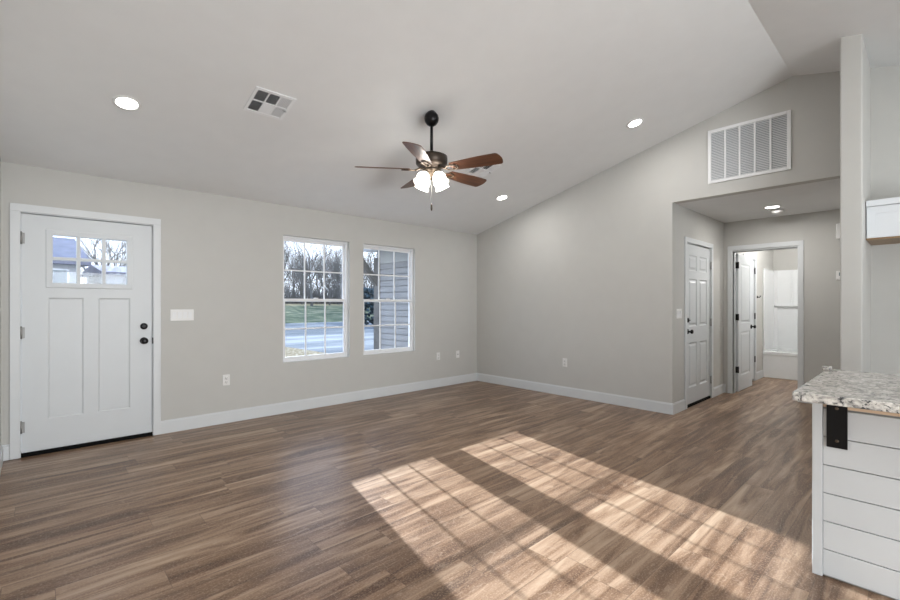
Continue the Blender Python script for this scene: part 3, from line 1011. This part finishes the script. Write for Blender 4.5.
switch((1.059, YF, 1.168), 0, 4, 'wide white four-rocker switch plate beside the front door')
switch((5.565, YH, 1.165), 0, 3, 'white switch plate in the hallway left of the six-panel door')

t = empty('door_chime', (XH, 0.69, 2.18), (0, 0, -R(90)))
tag(t, 'white door chime box high on the hallway back wall', 'door chime')
MB().box(-0.085, 0.085, -0.045, 0, -0.095, 0.095).build('cover', M['plastic'], t, bevel=0.012)
MB().box(-0.06, 0.06, -0.047, -0.044, -0.07, -0.06).build('sound_slot', M['vinyl'], t)
t = empty('thermostat', (XH, 0.715, 1.634), (0, 0, -R(90)))
tag(t, 'small white thermostat on the hallway back wall below the chime', 'thermostat')
MB().box(-0.06, 0.06, -0.026, 0, -0.056, 0.056).build('housing', M['plastic'], t, bevel=0.006)
MB().box(-0.032, 0.032, -0.0275, -0.0255, -0.005, 0.035).build('screen', M['darkpane'], t)

# small black hook on the bathroom wall
t = empty('robe_hook', (8.93, YBL, 1.40))
tag(t, 'small black robe hook on the bathroom wall past the closet door', 'hook')
MB().lathe([(0.022, 0), (0.022, 0.008), (0.008, 0.012)], 18, Matrix.Rotation(R(90), 4, 'X')).build('base_plate', M['black'], t)
MB().tube([(0, -0.010, 0), (0, -0.035, -0.008), (0, -0.045, 0.004), (0, -0.044, 0.022)], [0.007, 0.007, 0.007, 0.010], 10).build('hook_arm', M['black'], t)

# ------------------------------------------------------------------ bathtub and surround
TX0, TX1, TY0, TY1 = 9.29, XB - 0.002, YBR + 0.002, YBL - 0.002
t = empty('bathtub', (TX0, (TY0 + TY1) / 2, 0))
tag(t, 'white alcove bathtub below the glossy white surround', 'bathtub')
w2 = (TY1 - TY0) / 2
D = TX1 - TX0
b = MB()
b.box(0.012, 0.055, -w2, w2, 0.001, 0.40)
b.prism([(0.0, -w2, 0.395), (0.0, -w2, 0.45), (0.01, -w2, 0.46), (0.09, -w2, 0.46), (0.09, -w2, 0.395)], (0, 2 * w2, 0))
b.box(D - 0.07, D, -w2, w2, 0.35, 0.46); b.box(0.09, D - 0.07, -w2, -w2 + 0.09, 0.35, 0.46); b.box(0.09, D - 0.07, w2 - 0.09, w2, 0.35, 0.46)
b.box(0.055, D, -w2, w2, 0.001, 0.10)
b.build('tub_shell', M['acrylic'], t, bevel=0.006)
s = empty('tub_surround', (XB - 0.002, (TY0 + TY1) / 2, 0.461))
tag(s, 'glossy white wall surround with a long ledge above the bathtub', 'shower surround')
b = MB()
b.box(-0.03, 0.0, -w2, w2, 0.0, 1.44)
b.prism([(-0.03, -w2 + 0.0, 0.76), (-0.085, -w2, 0.775), (-0.09, -w2, 0.80), (-0.03, -w2, 0.80)], (0, 2 * w2, 0))
for k in (-0.32, -0.30, 0.30, 0.32):
    b.box(-0.036, -0.03, k * w2 * 2 - 0.012, k * w2 * 2 + 0.012, 0.80, 1.44)
b.build('back_panel', M['acrylic'], s, bevel=0.008)
for sg in (-1, 1):
    b = MB()
    b.box(-D + 0.01, -0.03, sg * (w2 - 0.028), sg * w2, 0.0, 1.44)
    b.prism([(-0.03, sg * w2, 0), (-0.03, sg * (w2 - 0.075), 0), (-0.075, sg * (w2 - 0.028), 0)], (0, 0, 1.44))
    b.build('side_panel', M['acrylic'], s, bevel=0.006)

# ------------------------------------------------------------------ kitchen island, bracket, countertop
IX0, IX1, IY1, IY0 = 2.70, 3.16, 0.375, -1.55
isl = empty('kitchen_island', (IX0, IY1, 0))
tag(isl, 'white shiplap island base below the granite counter', 'kitchen island')
MB().box(0.014, IX1 - IX0, IY0 - IY1, -0.0005, 0.001, 0.884).build('cabinet_body', M['groove'], isl)
pitch = 0.1317
z = 0.002
n = 0
while z < 0.78:
    z1 = min(z + pitch - 0.004, 0.792)
    MB().box(0.0, 0.0135, IY0 - IY1, -0.040, z if n else 0.012, z1).build('shiplap_board', M['shiplap'], isl, bevel=0.0015)
    z += pitch
    n += 1
MB().box(-0.004, 0.0135, -0.038, 0.0, 0.001, 0.884).build('corner_trim', M['shiplap'], isl, bevel=0.002)
MB().box(0.0145, IX1 - IX0, -0.0004, 0.0, 0.001, 0.884).build('end_panel', M['shiplap'], isl)
tag(MB().box(0.001, 0.0135, IY0 - IY1, -0.040, 0.797, 0.884).build('top_strip', M['rawwood'], isl), 'raw unpainted wood strip')

ct = MB().box(2.265, 3.21, IY0 - 0.03, 0.379, 0.885, 0.921).build('countertop', M['granite'], bevel=0.004)
tag(ct, 'speckled grey and white granite countertop overhanging the island', 'countertop')
t = empty('counter_bracket', (IX0, 0.285, 0.884))
tag(t, 'black steel bracket plate carrying the counter overhang', 'bracket')
b = MB()
yw = 0.037
b.box(-0.010, -0.0045, -yw, yw, -0.268, -0.0005)
b.build('wall_plate', M['black'], t, bevel=0.002)
MB().box(-0.30, -0.0105, -yw, yw, -0.0085, -0.0005).build('support_arm', M['black'], t, bevel=0.001)
for z in (-0.085, -0.235):
    MB().lathe([(0.007, 0.0), (0.007, 0.002), (0.003, 0.004)], 14, Matrix.Translation((-0.0102, 0, z)) @ Matrix.Rotation(-R(90), 4, 'Y')).build('screw', M['antique'], t)
o = MB().box(-0.035, 0.035, -0.018, 0.018, 0.0, 0.018).build('granite_offcut', M['granite'], bevel=0.003, loc=(3.155, 0.375, 0.9215))
tag(o, 'small granite offcut lying on the back corner of the countertop', 'stone')

# ------------------------------------------------------------------ over-fridge wall cabinet
CX0, CX1, CY1, CY0, CZ0, CZ1 = 4.88, XR - 0.002, SY0 - 0.004, -0.62, 1.795, 2.09
t = empty('wall_cabinet', (CX0, CY1, CZ0))
tag(t, 'white upper cabinet mounted right of the narrow stub wall', 'cabinet')
L = CY1 - CY0
H = CZ1 - CZ0
MB().box(0.020, CX1 - CX0, -L, 0.0, 0.012, H).build('body', M['cabinet'], t)
tag(MB().box(0.002, CX1 - CX0, -L, 0.0, 0.0, 0.0115).build('bottom_panel', M['rawply'], t), 'raw wood bottom panel')
MB().box(-0.012, 0.04, -L, 0.0, H - 0.03, H + 0.018).build('top_moulding', M['cabinet'], t, bevel=0.004)
for k in range(2):
    y1 = -0.004 - k * L / 2
    y0 = y1 - L / 2 + 0.006
    b = MB()
    r = 0.055
    zt = H - 0.034
    b.box(0.0, 0.0195, y0, y0 + r, 0.014, zt); b.box(0.0, 0.0195, y1 - r, y1, 0.014, zt)
    b.box(0.0, 0.0195, y0 + r, y1 - r, 0.014, 0.014 + r); b.box(0.0, 0.0195, y0 + r, y1 - r, zt - r, zt)
    b.box(0.008, 0.018, y0 + r, y1 - r, 0.014 + r, zt - r)
    b.build('door', M['cabinet'], t)

# ------------------------------------------------------------------ outside
def camdir(u, F):
    """ground point at depth F along the sight line with slope u (camera frame)"""
    s, c = math.sin(R(CAM_A)), math.cos(R(CAM_A))
    return (s * u * F + c * F, -c * u * F + s * F)

GZ = -0.5
struct(MB().box(-90, 80, 5.29, 40, GZ - 0.3, GZ).build('ground_driveway', M['concrete']), 'pale concrete driveway and street outside the windows', 'ground')
b = MB()
prof = [(40, GZ - 0.01), (44, GZ + 0.25), (52, GZ + 1.1), (57, GZ + 1.55)]
for (ya, za), (yb, zb) in zip(prof, prof[1:]):
    b.quad((-90, ya, za), (80, ya, za), (80, yb, zb), (-90, yb, zb))
bmesh.ops.remove_doubles(b.bm, verts=b.bm.verts, dist=1e-4)
struct(b.build('ground_bank', M['grass']), 'green grass bank across the street', 'ground')
b = MB()
prof = [(57, GZ + 1.55), (66, GZ + 1.80), (160, GZ + 2.2)]
for (ya, za), (yb, zb) in zip(prof, prof[1:]):
    b.quad((-150, ya, za), (150, ya, za), (150, yb, zb), (-150, yb, zb))
bmesh.ops.remove_doubles(b.bm, verts=b.bm.verts, dist=1e-4)
struct(b.build('ground_field', M['straw']), 'dry pale grass on top of the bank', 'ground')
struct(MB().box(-1.0, 4.4, 5.295, 6.9, GZ, -0.08).build('porch_slab', M['concrete']), 'porch slab outside the front door', 'ground')
pts = [camdir(u, F) for u, F in ((-0.62, 13), (-0.62, 20.5), (-0.40, 18.8), (-0.34, 17.3), (-0.27, 15.6), (-0.25, 13.5), (-0.30, 11.5), (-0.45, 10.5))]
b = MB().prism([(x, y, GZ) for x, y in pts], (0, 0, 0.035))
tag(b.build('leaf_litter', M['leaves']), 'tan fallen leaves at the edge of the driveway', 'leaves', kind='stuff')

# wing of the house with lap siding beside the porch
wing = empty('house_wing', (4.45, 5.31, 0))
tag(wing, 'grey lap-sided wing of the house seen through the right window', 'building')
b = MB()
z = -0.45
while z < 1.98:
    b.prism([(0.0, 0.0, z), (-0.022, 0.0, z), (-0.016, 0.0, z + 0.088), (0.0, 0.0, z + 0.088)], (0, 1.30, 0))
    z += 0.102
b.box(0.0, 0.15, 0.0, 1.42, -0.5, 2.5)
b.build('siding_wall', M['siding'], wing)
MB().box(-0.020, 0.0, 0.0, 1.30, 1.99, 2.24).build('frieze_board', M['soffit'], wing)
tag(MB().box(-0.045, 0.10, 1.30, 1.46, -0.5, 2.10).build('corner_post', M['post'], wing), 'dark corner post')
MB().prism([(-0.03, 1.36, 1.72), (-0.03, 1.46, 1.72), (-0.34, 1.46, 2.06), (-0.42, 1.46, 2.06), (-0.42, 1.36, 2.06)][0:1] + [(-0.03, 1.36, 1.58), (-0.42, 1.36, 2.02), (-0.42, 1.36, 2.10), (-0.33, 1.36, 2.10)], (0, 0.08, 0)).build('knee_brace', M['post'], wing)
MB().box(-0.45, 0.15, 0.0, 1.75, 2.245, 2.27).build('soffit_board', M['soffit'], wing)
MB().box(-0.47, -0.43, 0.0, 1.78, 2.16, 2.36).build('fascia', M['fascia'], wing)
MB().prism([(-0.49, 0.02, 2.34), (-0.49, 0.02, 2.37), (1.6, 0.02, 2.95), (1.6, 0.02, 2.92)], (0, 1.78, 0)).build('roof_edge', M['roofing'], wing)

# neighbour's house across the street
px, py = camdir(-0.93, 24)
nh = empty('neighbor_house', (px, py, GZ), (0, 0, R(8)))
tag(nh, 'white house with lavender-grey roof seen through the front door panes', 'house')
MB().box(-6.0, 1.7, 0.0, 7.0, -0.2, 4.15).build('wall', M['housewall'], nh)
MB().prism([(-6.6, -0.5, 4.0), (-6.6, -0.5, 4.22), (-6.6, 3.6, 5.9), (-6.6, 7.6, 4.22), (-6.6, 7.6, 4.0)], (8.8, 0, 0)).build('roof', M['roofing'], nh)
for xw in (-3.6, 0.3):
    o = MB().box(xw - 0.1, xw + 1.0, -0.06, -0.001, 2.7, 3.75).build('window_frame', M['vinyl'], nh)
    MB().box(xw, xw + 0.9, -0.08, -0.061, 2.8, 3.65).build('pane', M['darkpane'], o)
px, py = camdir(-0.735, 30)
ga = empty('detached_garage', (px, py, GZ), (0, 0, R(8)))
tag(ga, 'small white outbuilding right of the neighboring house', 'outbuilding')
MB().box(-1.0, 4.6, 0.0, 5.0, -0.2, 3.8).build('wall', M['housewall'], ga)
MB().prism([(-1.3, -0.3, 3.72), (-1.3, -0.3, 3.9), (-1.3, 2.5, 4.5), (-1.3, 5.3, 3.9), (-1.3, 5.3, 3.72)], (6.2, 0, 0)).build('roof', M['roofing'], ga)
for xw in (0.5, 2.1):
    MB().box(xw, xw + 0.6, -0.05, -0.001, 2.5, 3.25).build('window', M['darkpane'], ga)


# bare winter trees
def tree_mesh(seed, height, levels):
    rnd = random.Random(seed)
    tb, bb = MB(), MB()
    def grow(p, d, ln, r, lv):
        n = 4
        pts, rad = [p], [r]
        q = p.copy()
        dd = d.copy()
        for i in range(n):
            dd = (dd + Vector((rnd.uniform(-1, 1), rnd.uniform(-1, 1), rnd.uniform(-0.4, 0.8))) * 0.14).normalized()
            q = q + dd * ln / n
            pts.append(q.copy())
            rad.append(r * (1 - 0.45 * (i + 1) / n))
        (tb if lv == 0 else bb).tube(pts, rad, 7 if lv == 0 else (5 if lv < 3 else 3))
        if lv >= levels: return
        kids = 6 if lv == 0 else 3 if lv < 4 else 3
        for c in range(kids + (2 if lv in (1, 2) else 0)):
            i = rnd.choice([1, 2, 3, 4, 4]) if lv else rnd.choice([1, 2, 3, 3, 4, 4])
            az = rnd.uniform(0, 2 * PI)
            sp_ = rnd.uniform(0.35, 0.95)
            u = dd.orthogonal().normalized()
            v = dd.cross(u)
            nd = (dd * math.cos(sp_) + (u * math.cos(az) + v * math.sin(az)) * math.sin(sp_) + Vector((0, 0, 0.18))).normalized()
            grow(pts[i].copy(), nd, ln * rnd.uniform(0.60, 0.80), rad[i] * rnd.uniform(0.55, 0.75), lv + 1)
    grow(Vector((0, 0, -0.2)), Vector((0, 0, 1)), height * 0.30, height * 0.013, 0)
    return tb, bb

protos = []
for sd_, ht in ((3, 13.0), (8, 11.0), (21, 15.0)):
    root = empty('bare_tree', (0, 0, 0))
    tb, bb = tree_mesh(sd_, ht, 5)
    tb.build('trunk', M['bark'], root)
    bb.build('branches', M['bark'], root)
    protos.append(root)

def ground_z(y):
    if y < 40: return GZ
    if y < 57: return GZ + (y - 40) / 17 * 1.5
    return GZ + 1.55

spots = [(-0.375, 62, 2), (-0.352, 74, 0), (-0.335, 66, 1), (-0.312, 60, 2), (-0.292, 80, 0), (-0.272, 64, 1), (-0.252, 70, 2), (-0.238, 61, 0),
         (-0.195, 58, 1), (-0.180, 70, 2), (-0.40, 84, 0), (-0.325, 92, 2), (-0.262, 95, 0), (-0.22, 88, 1)]
used = set()
for i, (u, F, k) in enumerate(spots):
    o = protos[k] if k not in used else copy_tree(protos[k])
    used.add(k)
    x, y = camdir(u, F)
    o.location = (x, y, ground_z(y))
    o.rotation_euler = (0, 0, i * 1.7)
    tag(o, 'bare winter tree on the bank beyond the street, among look-alikes', 'tree', 'bare trees beyond the street')
for i in range(34):                               # saplings and more trees deeper in the wood
    u = -0.47 + 0.0095 * i
    F = 66 + (i * 37) % 55
    o = copy_tree(protos[i % 3])
    x, y = camdir(u, F)
    o.location = (x, y, ground_z(y))
    o.rotation_euler = (0, 0, i * 2.3)
    k_ = 0.42 if i % 2 else 0.9
    o.scale = (k_, k_, k_)
    if i % 2: tag(o, 'young bare sapling among the trees beyond the street', 'sapling', 'saplings beyond the street'); o.name = 'bare_sapling'
    else: tag(o, 'bare winter tree on the bank beyond the street, among look-alikes', 'tree', 'bare trees beyond the street')
for u, F, k, lb in ((-0.80, 19.5, 1, 'bare tree in front of the white neighboring house'), (-0.745, 40, 0, 'bare tree behind the small white outbuilding'), (-0.718, 47, 1, 'bare tree farthest right beyond the small white outbuilding'), (-0.778, 43, 2, 'tall bare tree between the house and outbuilding')):
    o = copy_tree(protos[k])
    x, y = camdir(u, F)
    o.location = (x, y, GZ)
    o.scale = (0.55,) * 3 if F < 25 else (0.95,) * 3
    tag(o, lb, 'tree')
b = MB()                                          # tangle of bare brush under the trees
rnd = random.Random(11)
for i in range(2600):
    x, y = camdir(rnd.uniform(-0.50, -0.15), rnd.uniform(70, 112))
    p0 = Vector((x, y, ground_z(y) - 0.1))
    d0 = Vector((rnd.uniform(-0.45, 0.45), rnd.uniform(-0.45, 0.45), 1)).normalized()
    L_ = rnd.uniform(1.5, 5.0)
    d1_ = (d0 + Vector((rnd.uniform(-0.4, 0.4), rnd.uniform(-0.4, 0.4), 0))).normalized()
    b.tube([p0, p0 + d0 * L_ * 0.5, p0 + d0 * L_ * 0.5 + d1_ * L_ * 0.5], [0.05, 0.035, 0.012], 3)
tag(b.build('brush_thicket', M['bark']), 'tangle of bare brush below the trees across the street', 'brush', kind='stuff')
# evergreen shrub by the street, seen left of the porch post
rnd = random.Random(5)
b = MB()
for i in range(260):
    a, h_ = rnd.uniform(0, 2 * PI), rnd.random()
    r_ = 1.5 * (1 - h_ * 0.75) * math.sqrt(rnd.random())
    c0 = Vector((math.cos(a) * r_, math.sin(a) * r_, 0.1 + h_ * 2.9))
    dv = Vector((math.cos(a), math.sin(a), rnd.uniform(-0.2, 0.7))).normalized()
    b.tube([c0, c0 + dv * 0.25, c0 + dv * 0.55], [0.10, 0.13, 0.02], 5)
x, y = camdir(-0.182, 36)
o = b.build('evergreen_shrub', M['evergreen'], loc=(x, y, GZ))
tag(o, 'dark bluish evergreen shrub left of the porch post', 'shrub')
